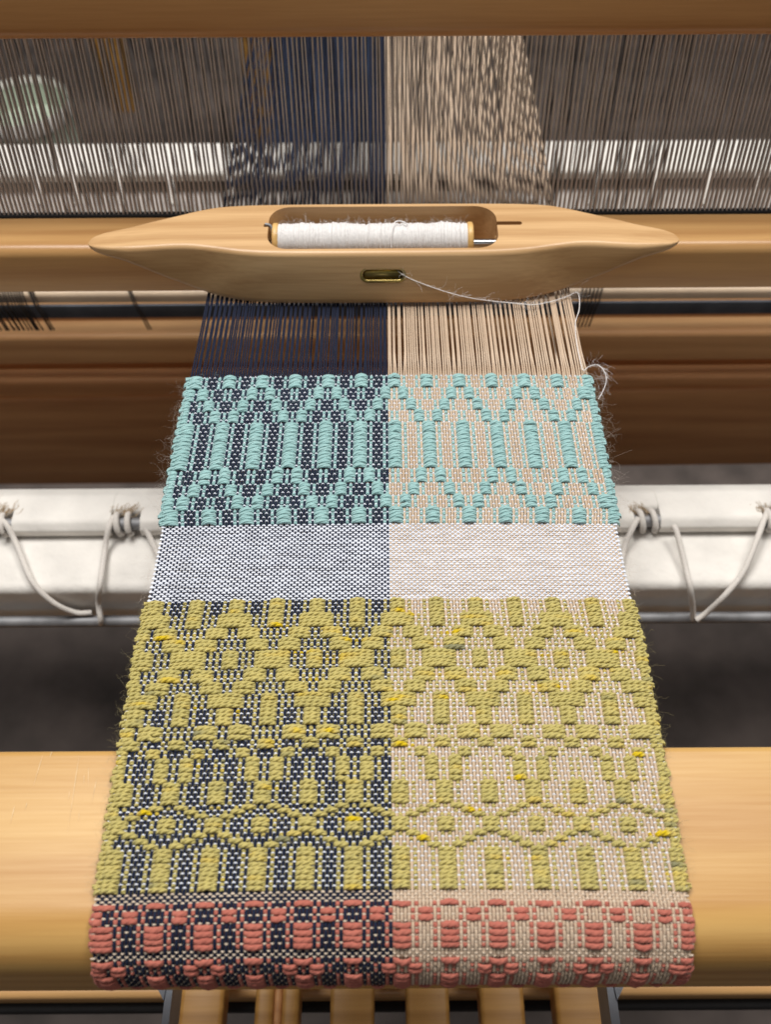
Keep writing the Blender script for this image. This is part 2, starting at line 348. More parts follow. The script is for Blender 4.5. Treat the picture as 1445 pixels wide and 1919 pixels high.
cords = [[(0, 972, z1+.002), (12, 985, z1+.001), (30, 1020, -.156), (60, 1090, -.160), (100, 1130, -.172), (140, 1148, -.183), (172, 1148, -.184)],
         [(212, 968, z1+.001), (203, 990, z1+.001), (196, 1030, -.157), (187, 1095, -.158), (184, 1130, -.175), (188, 1163, -.184), (186, 1170, -.196)],
         [(1262, 985, z1+.001), (1270, 1000, z1), (1285, 1060, -.157), (1294, 1100, -.160), (1299, 1140, -.178), (1299, 1160, -.188)],
         [(1438, 960, z1+.001), (1420, 1010, z1), (1395, 1070, -.157), (1360, 1115, -.165), (1325, 1148, -.180), (1306, 1162, -.185)],
         [(1196, 972, z1+.001), (1186, 990, z1+.001), (1170, 1030, -.156), (1160, 1095, -.160), (1150, 1140, -.18)],
         [(268, 985, z1-.003), (282, 1010, -.157), (300, 1050, -.158), (320, 1100, -.165)]]
for c in cords: tubes('cord', [cpath(c)], rc, M['cord'], cb, 10)
for px in (214, 238, 1200, 1222, 2, 1440):              # turns of cord round the rod
    x = X(px, 975, z1); th = np.linspace(0, 2*math.pi, 20)
    tubes('cord', [np.stack([x+rng.normal(0, .0012)+(rng.uniform(.002, .006))*th/6.28, rod_y+0.0066*np.cos(th), rod_z+0.0062*np.sin(th)], 1)], 0.0021, M['cord'], cb, 8)
fr = []
for px, sgn in ((232, 1), (1205, -1), (1440, -1), (4, 1)):          # frayed notch edges
    for k in range(38):
        a = at_z(px+rng.normal(0, 13), 962+rng.normal(0, 4), z1+0.0006); b_ = a + np.array([sgn*rng.uniform(0, .006), rng.uniform(.002, .007), rng.uniform(.0003, .0015)])
        fr.append(smooth_path([a, (a+b_)/2+rng.normal(0, .0007, 3), b_], 5))
tubes('frayed_threads', fr, 0.00016, plain('frayed_tan_thread', (0.42, 0.30, 0.18), 0.9), cb, 3, 'stuff')

# ------------------------------------------------------------------ beater and reed
TIL = math.radians(10); ud = np.array([0, math.sin(TIL), math.cos(TIL)]); YR = 0.487
def rt(t, off=0.0):                                     # point of the reed plane; off = towards the weaver
    return (YR + math.sin(TIL)*t - math.cos(TIL)*off, math.cos(TIL)*t + math.sin(TIL)*off)
bt = thing('beater', 'wooden beater: brown handrail above the reed and pale shuttle race under the shuttle', 'beater', (0, 0.47, -0.04))
TR = 0.0985
p0, p1, p2, p3 = rt(TR-0.001, 0.014), rt(TR-0.001, -0.016), rt(TR+0.055, -0.016), rt(TR+0.055, 0.014)
xprism('handrail', rounded([p0, p1, p2, p3], [0.007, 0.004, 0.006, 0.008], 6), -0.6, 0.6, M['rail'], bt)
yrf = Yz(470, -0.006)
prof = rounded([(yrf, Zy(545, yrf)), (YR+0.010, Zy(545, yrf)), (YR+0.010, -0.018), (YR+0.006, -0.014), (YR+0.005, -0.0125), (YR-0.005, -0.012), (YR-0.005, -0.004), (yrf, -0.004)],
               [0.002, 0.002, 0.002, 0.001, 0.0005, 0.0005, 0.0012, 0.0065], 6)
xprism('shuttle_race', prof, -0.6, 0.6, M['race'], bt)

E = 0.00129
reed = thing('reed', 'steel reed of thin upright wires bound in black at top and bottom edge', 'reed', (0, YR, 0))
dents = 0.00269
def wire_mesh():
    d, t = 0.0015, 0.00040; vs = []
    for tt in (-0.008, TR+0.006):
        for sx, of in ((-t, -d), (t, -d), (t, d), (-t, d)):
            y, z = rt(tt, of); vs.append((sx, y-YR, z))
    fs = [(0, 1, 5, 4), (1, 2, 6, 5), (2, 3, 7, 6), (3, 0, 4, 7), (0, 1, 2, 3), (4, 5, 6, 7)]
    me = bpy.data.meshes.new('reed_wire'); me.from_pydata(vs, [], fs); me.materials.append(M['reed']); return me
wm = wire_mesh()
for k in range(-104, 105):
    o = bpy.data.objects.new('reed_wire', wm); COL.objects.link(o); o.parent = reed
    o.location = ((k+0.5)*dents + rng.normal(0, 0.00010), 0, 0); o.rotation_euler = (0, rng.normal(0, .0008), rng.normal(0, .03))
for t0, t1 in ((-0.0095, -0.0042), (TR-0.0018, TR+0.006)):
    pr = [rt(t0, 0.0026), rt(t0, -0.0026), rt(t1, -0.0026), rt(t1, 0.0026)]
    xprism('edge_binding', rounded(pr, 0.0012, 4), -0.32, 0.32, M['black'], reed)

# ------------------------------------------------------------------ weave: the draft
NL, NR = 78, 81
ends = np.arange(-NL, NR)                               # end 0 is the first tan end
half = [2, 1, 2, 3, 2, 3, 4, 3, 4, 1, 4, 1, 2, 1]
def shaft(i):
    o_ = abs(((i - 2 + 13) % 26) - 13)                  # distance from the nearest point block, centred 2 ends right of the change
    return half[o_]
SH = np.array([shaft(i) for i in ends])
xe0 = (ends + 0.5)*E
def cloth_P(s, x, h):                                   # s: distance on the cloth, h: height above it
    s, x, h = np.broadcast_arrays(s, x, h)
    a = np.clip((YC - s)/R, 0, math.pi*0.60); ext = np.maximum((YC-s) - R*math.pi*0.60, 0)
    y = np.where(s >= YC, s, YC-(R+h)*np.sin(a)-ext*np.cos(a)); z = np.where(s >= YC, h, -R+(R+h)*np.cos(a)-ext*np.sin(a))
    return np.stack([x, y, z], -1)
ss = np.linspace(0.5, YC-R*1.35, 3000)
pp = cloth_P(ss, 0.0, 0.0)
dz = pp[:, 1]*math.cos(PITCH) + (CAMH-pp[:, 2])*math.sin(PITCH)
dyv = pp[:, 1]*math.sin(PITCH) - (CAMH-pp[:, 2])*math.cos(PITCH)
pyv = H0/2 - F*dyv/dz
okm = np.concatenate([[True], np.diff(np.maximum.accumulate(pyv)) > 0])
def s_of(py): return float(np.interp(py, np.maximum.accumulate(pyv)[okm], ss[okm]))
A_, B_, C_, D_ = (1, 2), (2, 3), (3, 4), (4, 1)
AB, BC, CD, DA = (1, 2, 3), (2, 3, 4), (3, 4, 1), (4, 1, 2)
SEC = [('aqua', 704, 727, 3, A_), ('aqua', 727, 749, 3, B_), ('aqua', 749, 769.5, 3, C_), ('aqua', 769.5, 791, 3, D_), ('aqua', 791, 878, 12, A_),
       ('aqua', 878, 905, 3, D_), ('aqua', 905, 928, 3, C_), ('aqua', 928, 952, 3, B_), ('aqua', 952, 981, 4, A_),
       ('white', 981, 1123, 35, None),
       ('yellow', 1123, 1149, 4, A_), ('yellow', 1149, 1175, 4, AB), ('yellow', 1175, 1196, 3, BC), ('yellow', 1196, 1218, 3, CD), ('yellow', 1218, 1252, 5, DA),
       ('yellow', 1252, 1276, 3, CD), ('yellow', 1276, 1298, 3, BC), ('yellow', 1298, 1325, 4, AB), ('yellow', 1325, 1358, 4, A_), ('yellow', 1358, 1384, 3, BC),
       ('yellow', 1384, 1400, 2, A_), ('yellow', 1400, 1417, 2, C_), ('yellow', 1417, 1462, 5, D_), ('yellow', 1462, 1505, 5, A_), ('yellow', 1505, 1513.5, 1, D_),
       ('yellow', 1513.5, 1522, 1, C_), ('yellow', 1522, 1530, 1, B_), ('yellow', 1530, 1557, 3, A_), ('yellow', 1557, 1566.5, 1, B_), ('yellow', 1566.5, 1576, 1, C_),
       ('yellow', 1576, 1586, 1, D_), ('yellow', 1586, 1667, 9, A_),
       ('cream', 1667, 1686, 3, None),
       ('coral', 1686, 1698, 1, A_), ('coral', 1698, 1724, 2, C_), ('coral', 1724, 1775, 4, A_), ('cream', 1775, 1789, 2, None), ('coral', 1789, 1801, 1, A_)]
rows = []                                               # (s, kind, shed or parity, length of the cell)
par = 0; CEN = {}
def add_sec(col, s0, s1, n, shed):
    global par
    for k in range(n):
        a = s0 + (s1-s0)*k/n; c = (s0-s1)/n
        if shed is None:
            rows.append((a - c*0.5, col, par, c)); par ^= 1
        else:
            rows.append((a - c*0.14, 'white' if col != 'coral' else 'cream', par, c*0.28)); par ^= 1
            rows.append((a - c*0.64, col, shed, c*0.72)); CEN[len(rows)-1] = ((s0+s1)/2, n)
for col, y0, y1, n, shed in SEC: add_sec(col, s_of(y0), s_of(y1), n, shed)
sN = s_of(1801); pit = 0.0023
for col, n, shed in [('coral', 2, B_), ('coral', 5, A_), ('coral', 2, C_), ('coral', 2, A_), ('cream', 3, None), ('coral', 2, C_), ('coral', 4, A_), ('cream', 3, None)]:
    q = pit if shed else 0.0013
    add_sec(col, sN, sN-q*n, n, shed); sN -= q*n
sr = np.array([r[0] for r in rows])
# width of the cloth a little different in each band, ends wander a little
FELL = rows[0][0]
def wfac(s):
    k = [sN, s_of(1700), s_of(1600), s_of(1400), s_of(1180), s_of(1130), s_of(1060), s_of(990), s_of(960), s_of(850), FELL, 0.40, YR, 0.9]
    f = [1.0, 1.0, 1.0, 1.004, 1.006, 0.996, 0.992, 0.990, 1.006, 1.0, 0.995, 0.985, 0.985, 0.985]
    return np.interp(s, k, f)
e_off = np.cumsum(rng.normal(0, 0.00011, len(ends))); e_off -= np.linspace(e_off[0], e_off[-1], len(ends)); e_off = np.clip(e_off, -0.0006, 0.0006)
def lfac(x, s):                                          # the left selvage flares towards the weaver
    return np.where(x < 0, np.interp(s, [sN, s_of(1130), FELL, YR], [1.034, 1.030, 1.012, 1.0]), 1.0)
def x_of(e_pos, s):                                     # e_pos: end index, may be fractional
    x = (np.interp(e_pos, ends, xe0 + e_off) + np.where(e_pos > ends[-1], (e_pos-ends[-1])*E, 0) + np.where(e_pos < ends[0], (e_pos-ends[0])*E, 0))*wfac(s)
    return x*lfac(x, s)
def bow(x): return -0.0012*(x/0.105)**2                 # rows bow a little at the selvages

cloth = thing('woven_cloth', 'patterned hand woven cloth, navy and tan halves crossed by aqua, white, yellow and coral bands', 'cloth', (0, 0.2, 0))

# ---- warp ends
knots_s, kh = [], []
par_e = (ends % 2)
for (s, kind, shed, c) in rows:
    if isinstance(shed, tuple):
        over = np.isin(SH, shed); over[:2] = True; over[-2:] = True                        # weft over these ends
        hh = np.where(over, -0.00050, 0.00050)
        knots_s += [s+c*0.30, s-c*0.30]; kh += [hh, hh]
    else:
        upw = (par_e == shed)
        knots_s.append(s); kh.append(np.where(upw, 0.00030 if (c > 0.00085 and kind == 'white') else 0.00052, -0.00034))
knots_s = np.array(knots_s); kh = np.array(kh)
kh[1:-1] = kh[1:-1]*0.8 + 0.1*(kh[2:]+kh[:-2])
# open warp behind the fell, through the reed to the heddles
so = np.concatenate([np.linspace(0.80, YR+0.01, 10), np.linspace(YR, FELL+0.004, 12)])
ho = np.zeros((len(so), len(ends)))
lift = (SH-2.5)*0.0022
for i, s in enumerate(so):
    if s > YR: ho[i] = lift*min(1, (s-YR)/0.12) + rng.normal(0, 0.0004, len(ends))
    ho[i] += 0.0008
s_all = np.concatenate([so, knots_s]); h_all = np.vstack([ho, kh])
dent_pair = np.where((ends % 2) == 0, 0.33, -0.33)*E*0.75
wand = rng.normal(0, 0.00026, len(ends))
wand2 = rng.normal(0, 0.0005, len(ends))
xw = np.empty_like(h_all)
for i, s in enumerate(s_all):
    base = (xe0 + e_off)*wfac(s); base = base*lfac(base, s)
    if i < len(so):
        k = min(1, max(0, (s-FELL)/(YR-FELL)))
        base = base + dent_pair*k**0.4 + wand*min(1, k*9)
        if s > YR: base = base + wand2*min(1, (s-YR)/0.1)
    xw[i] = base
open_ = (np.arange(len(s_all)) < len(so))
pat_k = np.concatenate([np.zeros(len(so), bool)] + [np.array([True]*(2 if isinstance(r[2], tuple) else 1)) if (isinstance(r[2], tuple) or r[3] < 0.00085 or r[1] != 'white') else np.array([False]) for r in rows])
rx = np.where(open_, np.where(s_all > YR+0.03, 0.00060, 0.00046), np.where(pat_k, 0.00058, 0.00047))[:, None]; rz = np.where(open_, 0.00038, 0.00036)[:, None]
def warp_obj(name, sel, mat):
    K = 6; th = np.linspace(0, 2*math.pi, K, endpoint=False)
    idx = np.where(sel)[0]
    x = xw[:, idx].T[:, :, None]; h = h_all[:, idx].T[:, :, None]
    xx = x + rx[None]*np.cos(th); hh = h + rz[None]*np.sin(th)
    s_b = s_all[None, :, None] + np.where(open_[None, :, None], 0, bow(x)) + np.zeros_like(xx)
    V = cloth_P(s_b, xx, hh)
    f = grid_faces(len(idx), len(s_all), K)
    u = np.broadcast_to((0.9-s_all)*1000, (len(idx), len(s_all))) + rng.uniform(0, 5, (len(idx), 1))
    obj(name, V.reshape(-1, 3), f, mat, cloth, True, grid_uv(len(idx), u, K), 'stuff')
warp_obj('navy_warp', ends < 0, M['navy']); warp_obj('tan_warp', ends >= 0, M['tan'])

# ---- wefts
def weft_path(up, hi, lo, nsub, bulge, runmin=1):
    """height of one pick sampled nsub times per end; up = pick lies over that end"""
    n = len(up); h = np.empty(n); bz = 1.0; t_run = np.zeros(n); run_n = np.zeros(n)
    i = 0
    while i < n:
        j = i
        while j < n and up[j] == up[i]: j += 1
        m = j-i; bz = rng.uniform(0.72, 1.22)
        for k in range(i, j):
            t = (k-i+0.5)/m
            if up[i]: h[k] = hi + bulge*bz*math.sin(math.pi*t)*min(1, (m-1)/4)
            else: h[k] = lo
            t_run[k] = t; run_n[k] = m if up[i] else 0
        i = j
    return h, t_run, run_n
def resample(vals, nsub):                               # smoothstep between the ends
    n = len(vals); q = np.arange(-0.5*nsub, (n-0.5)*nsub + 1)/nsub
    q = np.clip(q, 0, n-1); i = np.minimum(q.astype(int), n-2); u = q-i; u = u*u*(3-2*u)
    return vals[i]*(1-u)+vals[i+1]*u
def build_pattern(name, kind, mat, rows_, nsub, K, ply, lam, depth, ry_f, rz, turn):
    direction = 1
    for (s, c, shed, (cen, npk)) in rows_:
        up = np.isin(SH, shed); up[:2] = True; up[-2:] = True
        h, t_run, rn = weft_path(up, 0.00050, -0.00085, nsub, {'coral': 0.0008, 'aqua': 0.0012, 'yellow': 0.0012}[kind])
        hq = resample(h, nsub); n = len(hq)
        e = np.linspace(ends[0]-0.5, ends[-1]+0.5, n)
        # cross-section: plump on the floats, pinched under the warp
        fat = resample(np.where(up, np.where(rn > 1, 0.84 + 0.16*np.sin(math.pi*t_run), 0.72 if kind == 'yellow' else 0.82), 0.78), nsub)
        fat = fat*np.interp(np.arange(n), np.linspace(0, n, 45), rng.normal(1, 0.055, 45))
        sj = s + rng.normal(0, c*0.05) + resample(np.where(rn > 3, np.repeat(rng.normal(0, c*0.15, len(up)//4+1), 4)[:len(up)]*np.sin(math.pi*t_run), 0), nsub)
        # long floats slide together into a bundle
        sj = sj + resample(np.where(rn > 3, (cen - s)*(0.08 if npk < 7 else 0.03)*np.clip((rn-3)/6, 0.25, 1)*np.sin(math.pi*t_run), 0), nsub)
        x = x_of(e, s)
        u = (x - x[0])*1000
        # selvage turn
        m = 9; a = np.linspace(0, 1, m)
        side = 1 if direction > 0 else -1
        tv = rng.uniform(0.7, 1.5)
        def turns(side):
            xe = x[-1] if side > 0 else x[0]
            tx = xe + side*turn*tv*np.sin(a*math.pi/2); ts = (sj[-1] if side > 0 else sj[0]) + side*direction*-c*0.55*(1-np.cos(a*math.pi/2))
            th_ = (hq[-1] if side > 0 else hq[0]) * (1-a) - 0.0003*a
            return tx, ts, th_
        xr, sr_, hr_ = turns(1); xl, sl_, hl_ = turns(-1)
        X_ = np.concatenate([xl[::-1], x, xr]); S_ = np.concatenate([sl_[::-1], sj, sr_]); H_ = np.concatenate([hl_[::-1], hq, hr_])
        Fm = np.concatenate([np.full(m, 0.95), fat, np.full(m, 0.95)]); n = len(X_)
        U = np.concatenate([u[0]-np.linspace(2, 0.1, m), u, u[-1]+np.linspace(0.1, 2, m)]) + rng.uniform(0, 50)
        th = np.linspace(0, 2*math.pi, K, endpoint=False)[None, :]
        if depth > 0:
            phs = ply*th + 2*math.pi*U[:, None]/lam
            rad = 1 - depth + depth*np.abs(np.sin(phs/2))**0.7
        else: rad = np.ones((n, K))
        ryr = min(c*ry_f, 0.0022)
        ys = S_[:, None] + bow(X_)[:, None] + ryr*Fm[:, None]*rad*np.cos(th)
        hs = H_[:, None] + rz*Fm[:, None]*rad*np.sin(th)
        V = cloth_P(ys, X_[:, None] + np.zeros((n, K)), hs)
        obj(name, V.reshape(-1, 3), grid_faces(1, n, K), mat, cloth, True, grid_uv(1, U[None, :], K))
        direction *= -1
pat = lambda c_: [(s, c, shed, CEN[i]) for i, (s, k, shed, c) in enumerate(rows) if k == c_ and isinstance(shed, tuple)]
build_pattern('aqua_pick', 'aqua', M['aqua'], pat('aqua'), 2, 10, 5, 5.0, 0.0, 0.74, 0.00100, 0.0016)
build_pattern('yellow_pick', 'yellow', M['yellow'], pat('yellow'), 4, 14, 3, 2.6, 0.42, 0.84, 0.00122, 0.0016)
build_pattern('coral_pick', 'coral', M['coral'], pat('coral'), 3, 12, 3, 2.6, 0.22, 0.70, 0.00078, 0.0012)

def build_tabby(name, mat, rows_, ry_plain):
    K = 6; th = np.linspace(0, 2*math.pi, K, endpoint=False); nsub = 2
    Vs, Us = [], []
    for (s, c, parity, plainw) in rows_:
        up = (par_e != parity)
        h = np.where(up, 0.00042 if plainw else 0.00060, -0.00036)
        hq = resample(h, nsub); n = len(hq); e = np.linspace(ends[0]-0.5, ends[-1]+0.5, n)
        if not plainw: hq = np.where(hq > h.min()+1e-6, h.min() + (h.max()-h.min())*((hq-h.min())/(h.max()-h.min()))**2.6, hq)
        fat = resample(np.where(up, 1.0, 0.8 if plainw else 0.6), nsub)
        x = x_of(e, s); x[0] -= 0.0006; x[-1] += 0.0006
        sj = s + rng.normal(0, 0.00004) + np.interp(np.arange(n), np.linspace(0, n, 24), rng.normal(0, 0.00007, 24))
        ry = (ry_plain if plainw else 0.00040) * (1 + 0.12*np.interp(np.arange(n), np.linspace(0, n, 60), rng.normal(0, 1, 60)))
        ys = (sj + bow(x))[:, None] + (ry*fat)[:, None]*np.cos(th); hs = hq[:, None] + 0.00034*fat[:, None]*np.sin(th)
        Vs.append(cloth_P(ys, x[:, None]+np.zeros((n, K)), hs)); Us.append((x-x[0])*1000)
    nt = len(Vs); V = np.array(Vs); U = np.array(Us)
    obj(name, V.reshape(-1, 3), grid_faces(nt, V.shape[1], K), mat, cloth, True, grid_uv(nt, U, K), 'stuff')
tab = lambda c_: [(s, c, shed, c > 0.00085 and c_ == 'white') for (s, k, shed, c) in rows if k == c_ and not isinstance(shed, tuple)]
build_tabby('white_tabby', M['white'], tab('white'), 0.00054)
build_tabby('cream_tabby', M['cream'], tab('cream'), 0.00056)

# ---- fuzz at the selvages
def hairs(spec, n, col, ln):
    out = []
    for k in range(n):
        py = rng.uniform(*spec); s = s_of(py); side = rng.choice((-1, 1))
        x = (side > 0)*(xe0[-1]+E) + (side < 0)*(xe0[0]-E); x = x*wfac(s)*lfac(x, s) + side*0.0012
        p = np.array([x, s, rng.uniform(-.0005, .001)]); d = np.array([side*rng.uniform(.4, 1), rng.normal(0, .5), rng.uniform(-.1, .5)])
        L_ = rng.uniform(.25, 1)**2*ln; pts = [p]
        for q in range(5):
            d = d + rng.normal(0, .55, 3); d /= np.linalg.norm(d); pts.append(pts[-1] + d*L_/5)
        out.append(smooth_path(pts, 14))
    return out
tubes('selvage_fuzz', hairs((720, 970), 330, None, 0.013), 0.00002, M['fuzz'], cloth, 3, 'stuff')
tubes('selvage_fuzz', hairs((985, 1130), 200, None, 0.008), 0.00002, M['fuzz'], cloth, 3, 'stuff')
tubes('selvage_fuzz', hairs((1130, 1660), 420, None, 0.007), 0.00002, M['yfuzz'], cloth, 3, 'stuff')

def face_fuzz(name, y0, y1, n, mat, ln, hh):
    out = []
    for k in range(n):
        s = s_of(rng.uniform(y0, y1)); x = rng.uniform(xe0[0], xe0[-1]); p = np.array([x, s, hh*rng.uniform(.5, 1)])
        d = np.array([rng.normal(0, 1), rng.normal(0, .7), rng.uniform(.1, .9)]); L_ = rng.uniform(.3, 1)*ln; pts = [p]
        for q in range(3):
            d = d + rng.normal(0, .6, 3); d /= np.linalg.norm(d); pts.append(pts[-1] + d*L_/3)
        w_ = smooth_path(pts, 7); out.append(cloth_P(w_[:, 1], w_[:, 0], w_[:, 2]))
    tubes(name, out, 0.000022, mat, cloth, 3, 'stuff')
face_fuzz('surface_fuzz', 705, 980, 2200, plain('aqua_fibre', (0.45, 0.68, 0.66), 0.7), 0.004, 0.0024)
face_fuzz('surface_fuzz', 985, 1120, 900, M['mohair'], 0.004, 0.0006)
face_fuzz('surface_fuzz', 1125, 1665, 3600, plain('yellow_fibre', (0.66, 0.56, 0.26), 0.7), 0.004, 0.0028)

# ------------------------------------------------------------------ boat shuttle
sh = thing('boat_shuttle', 'pale maple boat shuttle with pointed ends lying across the warp', 'shuttle', (0, 0.42, 0.001))
C = np.array([(545.5, 451, 453, 455), (543, 444, 456, 461), (538, 438.5, 457.5, 466.5), (529, 433.5, 459.5, 473), (517, 428.5, 460.5, 479), (490, 421, 461.5, 490), (465, 414.5, 462, 500), (439, 408, 461, 511),
              (413, 402.5, 459.5, 523), (382, 395.5, 458, 535), (350, 388, 458.5, 547.5), (311, 381.5, 463, 560), (260, 378.5, 469.5, 570), (200, 377.5, 473, 574.5), (100, 377, 474, 576), (0, 377, 474, 576)])
C = C[::-1]
dd = np.concatenate([np.linspace(0, 480, 41), np.linspace(480, 545.5, 22)[1:]])
ZT = 0.031
def lerp(k): 
    p = smooth_path(C, 400); return np.interp(dd, p[:, 0], p[:, k])
ty, ey, by = lerp(1), lerp(2), lerp(3)
zt = ZT - 0.0035*np.clip((dd-330)/215, 0, 1)**2
offk = 0.0088*(1-np.clip(dd/545.5, 0, 1)**2.2)
zb = np.zeros(len(dd))
def sec(k):
    Yb, Yf, Yfb = Yz(ty[k], zt[k]), Yz(ey[k], zt[k]), 0
    Yfb = Yf - offk[k]; zb[k] = min(Zy(by[k], Yfb), zt[k]-0.0006)
    wd = max(Yb-Yf, 0.0008); Yb = Yf+wd; hgt = zt[k]-zb[k]
    Ybb = Yb - min(0.006*min(1, wd/0.03), 0.3*wd)
    r = min(0.0032, wd*0.3, hgt*0.3)
    return rounded([(Yfb, zb[k]), (Ybb, zb[k]), (Yb, zt[k]), (Yf, zt[k])], [min(0.004, r*1.6), min(0.006, r*1.6), r*0.9, r], 6)
DEP = 0.42*math.cos(PITCH)+(CAMH-0.02)*math.sin(PITCH)
XC = (717-W0/2)/F*DEP + CAMX + 0.0015
secs = [sec(k) for k in range(len(dd))]; n = len(secs[0])
xs = list(-dd[::-1]) + list(dd[1:]); sc = secs[::-1] + secs[1:]
V = [(XC + x/F*DEP, p[0], p[1]) for x, s_ in zip(xs, sc) for p in s_]
Fc = [(k*n+i, k*n+(i+1) % n, (k+1)*n+(i+1) % n, (k+1)*n+i) for k in range(len(xs)-1) for i in range(n)]
Fc += [tuple(range(n))[::-1], tuple(range((len(xs)-1)*n, len(xs)*n))]
body = obj('body', V, Fc, M['shuttle'], sh, True)
def fixn(o):
    bm = bmesh.new(); bm.from_mesh(o.data); bmesh.ops.recalc_face_normals(bm, faces=bm.faces); bm.to_mesh(o.data); bm.free()
fixn(body)
def outward(o):
    bm = bmesh.new(); bm.from_mesh(o.data)
    if bm.calc_volume(signed=True) < 0: bmesh.ops.reverse_faces(bm, faces=bm.faces)
    bm.to_mesh(o.data); bm.free()
outward(body)
def zprism(prof, z0, z1):
    m_ = len(prof)
    v = [(p[0], p[1], z0) for p in prof] + [(p[0], p[1], z1) for p in prof]
    f = [(k, (k+1) % m_, m_+(k+1) % m_, m_+k) for k in range(m_)] + [tuple(range(m_))[::-1], tuple(range(m_, 2*m_))]
    o = obj('cut', v, f, None, None, False); fixn(o); outward(o); return o
def cut(o, cutter):
    md = o.modifiers.new('b', 'BOOLEAN'); md.operation = 'DIFFERENCE'; md.object = cutter; md.solver = 'EXACT'; md.use_self = False
    bpy.context.view_layer.update(); dg = bpy.context.evaluated_depsgraph_get()
    me = bpy.data.meshes.new_from_object(o.evaluated_get(dg)); o.modifiers.clear(); o.data = me
    bpy.data.objects.remove(cutter)
def px_x(px, py, z): return at_z(px, py, z)[0]
yk0, yk1 = Yz(465.5, ZT), Yz(387, ZT)
x0, x1 = px_x(502, 430, ZT), px_x(933, 430, ZT)
cut(body, zprism(rounded([(x0, yk0), (x1, yk0), (x1, yk1), (x0, yk1)], 0.0115, 8), 0.006, 0.05))
ys = Yz(419.5, ZT)
cut(body, zprism(rounded([(x1-0.004, ys-0.0015), (px_x(979, 419, ZT), ys-0.0015), (px_x(979, 419, ZT), ys+0.0015), (x1-0.004, ys+0.0015)], [0, .0014, .0014, 0], 5), 0.022, 0.05))
cut(body, zprism(rounded([(px_x(494, 423, ZT), ys-0.002), (x0+0.005, ys-0.002), (x0+0.005, ys+0.0005), (px_x(494, 423, ZT), ys+0.0005)], 0.0005, 3), 0.022, 0.05))
# front face frame for the eyelet
Yf0, Yb0 = Yz(474, ZT-0.001), Yz(576, 0.0016)
fz = lambda t: np.array([0, Yf0+(Yb0-Yf0)*t, (ZT-0.001)+(0.0016-ZT+0.001)*t])
t_e = 0.385; ec = fz(t_e); dv = fz(1)-fz(0); dv /= np.linalg.norm(dv); nrm = np.array([0, dv[2], -dv[1]])
nrm = nrm if nrm[1] < 0 else -nrm
xc = at_y(718, 513, ec[1])[0]
def stadium(a, b, m=14):
    pts = []
    for k in range(m+1): t = -math.pi/2+math.pi*k/m; pts.append((a+b*math.cos(t), b*math.sin(t)))
    for k in range(m+1): t = math.pi/2+math.pi*k/m; pts.append((-a+b*math.cos(t), b*math.sin(t)))
    return pts
st = stadium(0.0080, 0.0030)
e3 = lambda p, d: np.array([xc+p[0], 0, 0]) + ec + dv*p[1] + nrm*d
# hole behind the eyelet
m_ = len(st); vv = [e3((p[0], p[1]), 0.006) for p in st] + [e3((p[0], p[1]), -0.004) for p in st]
ct = obj('cut', vv, [(k, (k+1) % m_, m_+(k+1) % m_, m_+k) for k in range(m_)] + [tuple(range(m_))[::-1], tuple(range(m_, 2*m_))], None, None, False); fixn(ct); outward(ct)
cut(body, ct)
try: body.data.set_sharp_from_angle(angle=math.radians(38))
except Exception: pass
ring = []
KR = 10
st2 = stadium(0.0082, 0.0036)
for p, q in zip(st2, st):
    c_ = np.array(p); d_ = (c_-np.array(q)); d_ = d_/(np.linalg.norm(d_)+1e-9)
    for k in range(KR):
        t = 2*math.pi*k/KR; ring.append(e3(c_+d_*0.0010*math.cos(t), 0.0002+0.0009*math.sin(t)))
rf = [(i*KR+k, i*KR+(k+1) % KR, ((i+1) % m_)*KR+(k+1) % KR, ((i+1) % m_)*KR+k) for i in range(m_) for k in range(KR)]
eye = obj('eyelet', ring, rf, M['brass'], sh, True)
liner = [e3(np.array(p)*1.0, 0.0004) for p in st] + [e3(np.array(p)*0.93, -0.0030) for p in st]
obj('lining', liner, [(k, (k+1) % m_, m_+(k+1) % m_, m_+k) for k in range(m_)] + [tuple(range(m_, 2*m_))], M['brass'], eye, True)
# spindle and spring clip
bY, bZ, bR = 0.4250, 0.0210, 0.0098
xa, xb2 = px_x(513, 440, 0.022), px_x(885, 440, 0.022)
tubes('spindle', [np.array([[x0+0.001, bY-0.001, bZ-0.0015], [xb2, bY-0.001, bZ-0.0015], [x1+0.0005, bY-0.001, bZ-0.0015]])], 0.0026, M['rod'], sh, 14)
cl = smooth_path([(x0-0.0018, ys-0.0005, ZT+0.0006), (x0+0.001, ys-0.001, ZT), (x0+0.0022, ys-0.003, ZT-0.003), (x0+0.002, ys-0.006, ZT-0.006), (x0+0.0015, ys-0.009, ZT-0.008)], 20)
tubes('spring_clip', [cl], 0.0008, M['steel'], sh, 8)

# ---- bobbin inside the shuttle
bob = thing('bobbin', 'wooden bobbin wound with white mohair yarn inside the shuttle', 'bobbin', (0, bY, bZ-bR))
def lathe(name, prof, mat, parent, K=28):
    th = np.linspace(0, 2*math.pi, K, endpoint=False); pr = np.array(prof)
    V = np.stack([np.broadcast_to(pr[:, 0:1], (len(pr), K)), bY+pr[:, 1:2]*np.cos(th), bZ+pr[:, 1:2]*np.sin(th)], -1)
    o = obj(name, V.reshape(-1, 3), grid_faces(1, len(pr), K), mat, parent, True, None, None, 50); fixn(o); return o
fl = 0.0032
for xs0 in (xa, xb2-fl):
    lathe('flange', [(xs0, 0.002), (xs0, bR-0.0006), (xs0+0.0006, bR), (xs0+fl-0.0006, bR), (xs0+fl, bR-0.0006), (xs0+fl, 0.002)], M['spool'], bob)
nx = 420; xx = np.linspace(xa+fl*0.8, xb2-fl*0.8, nx)
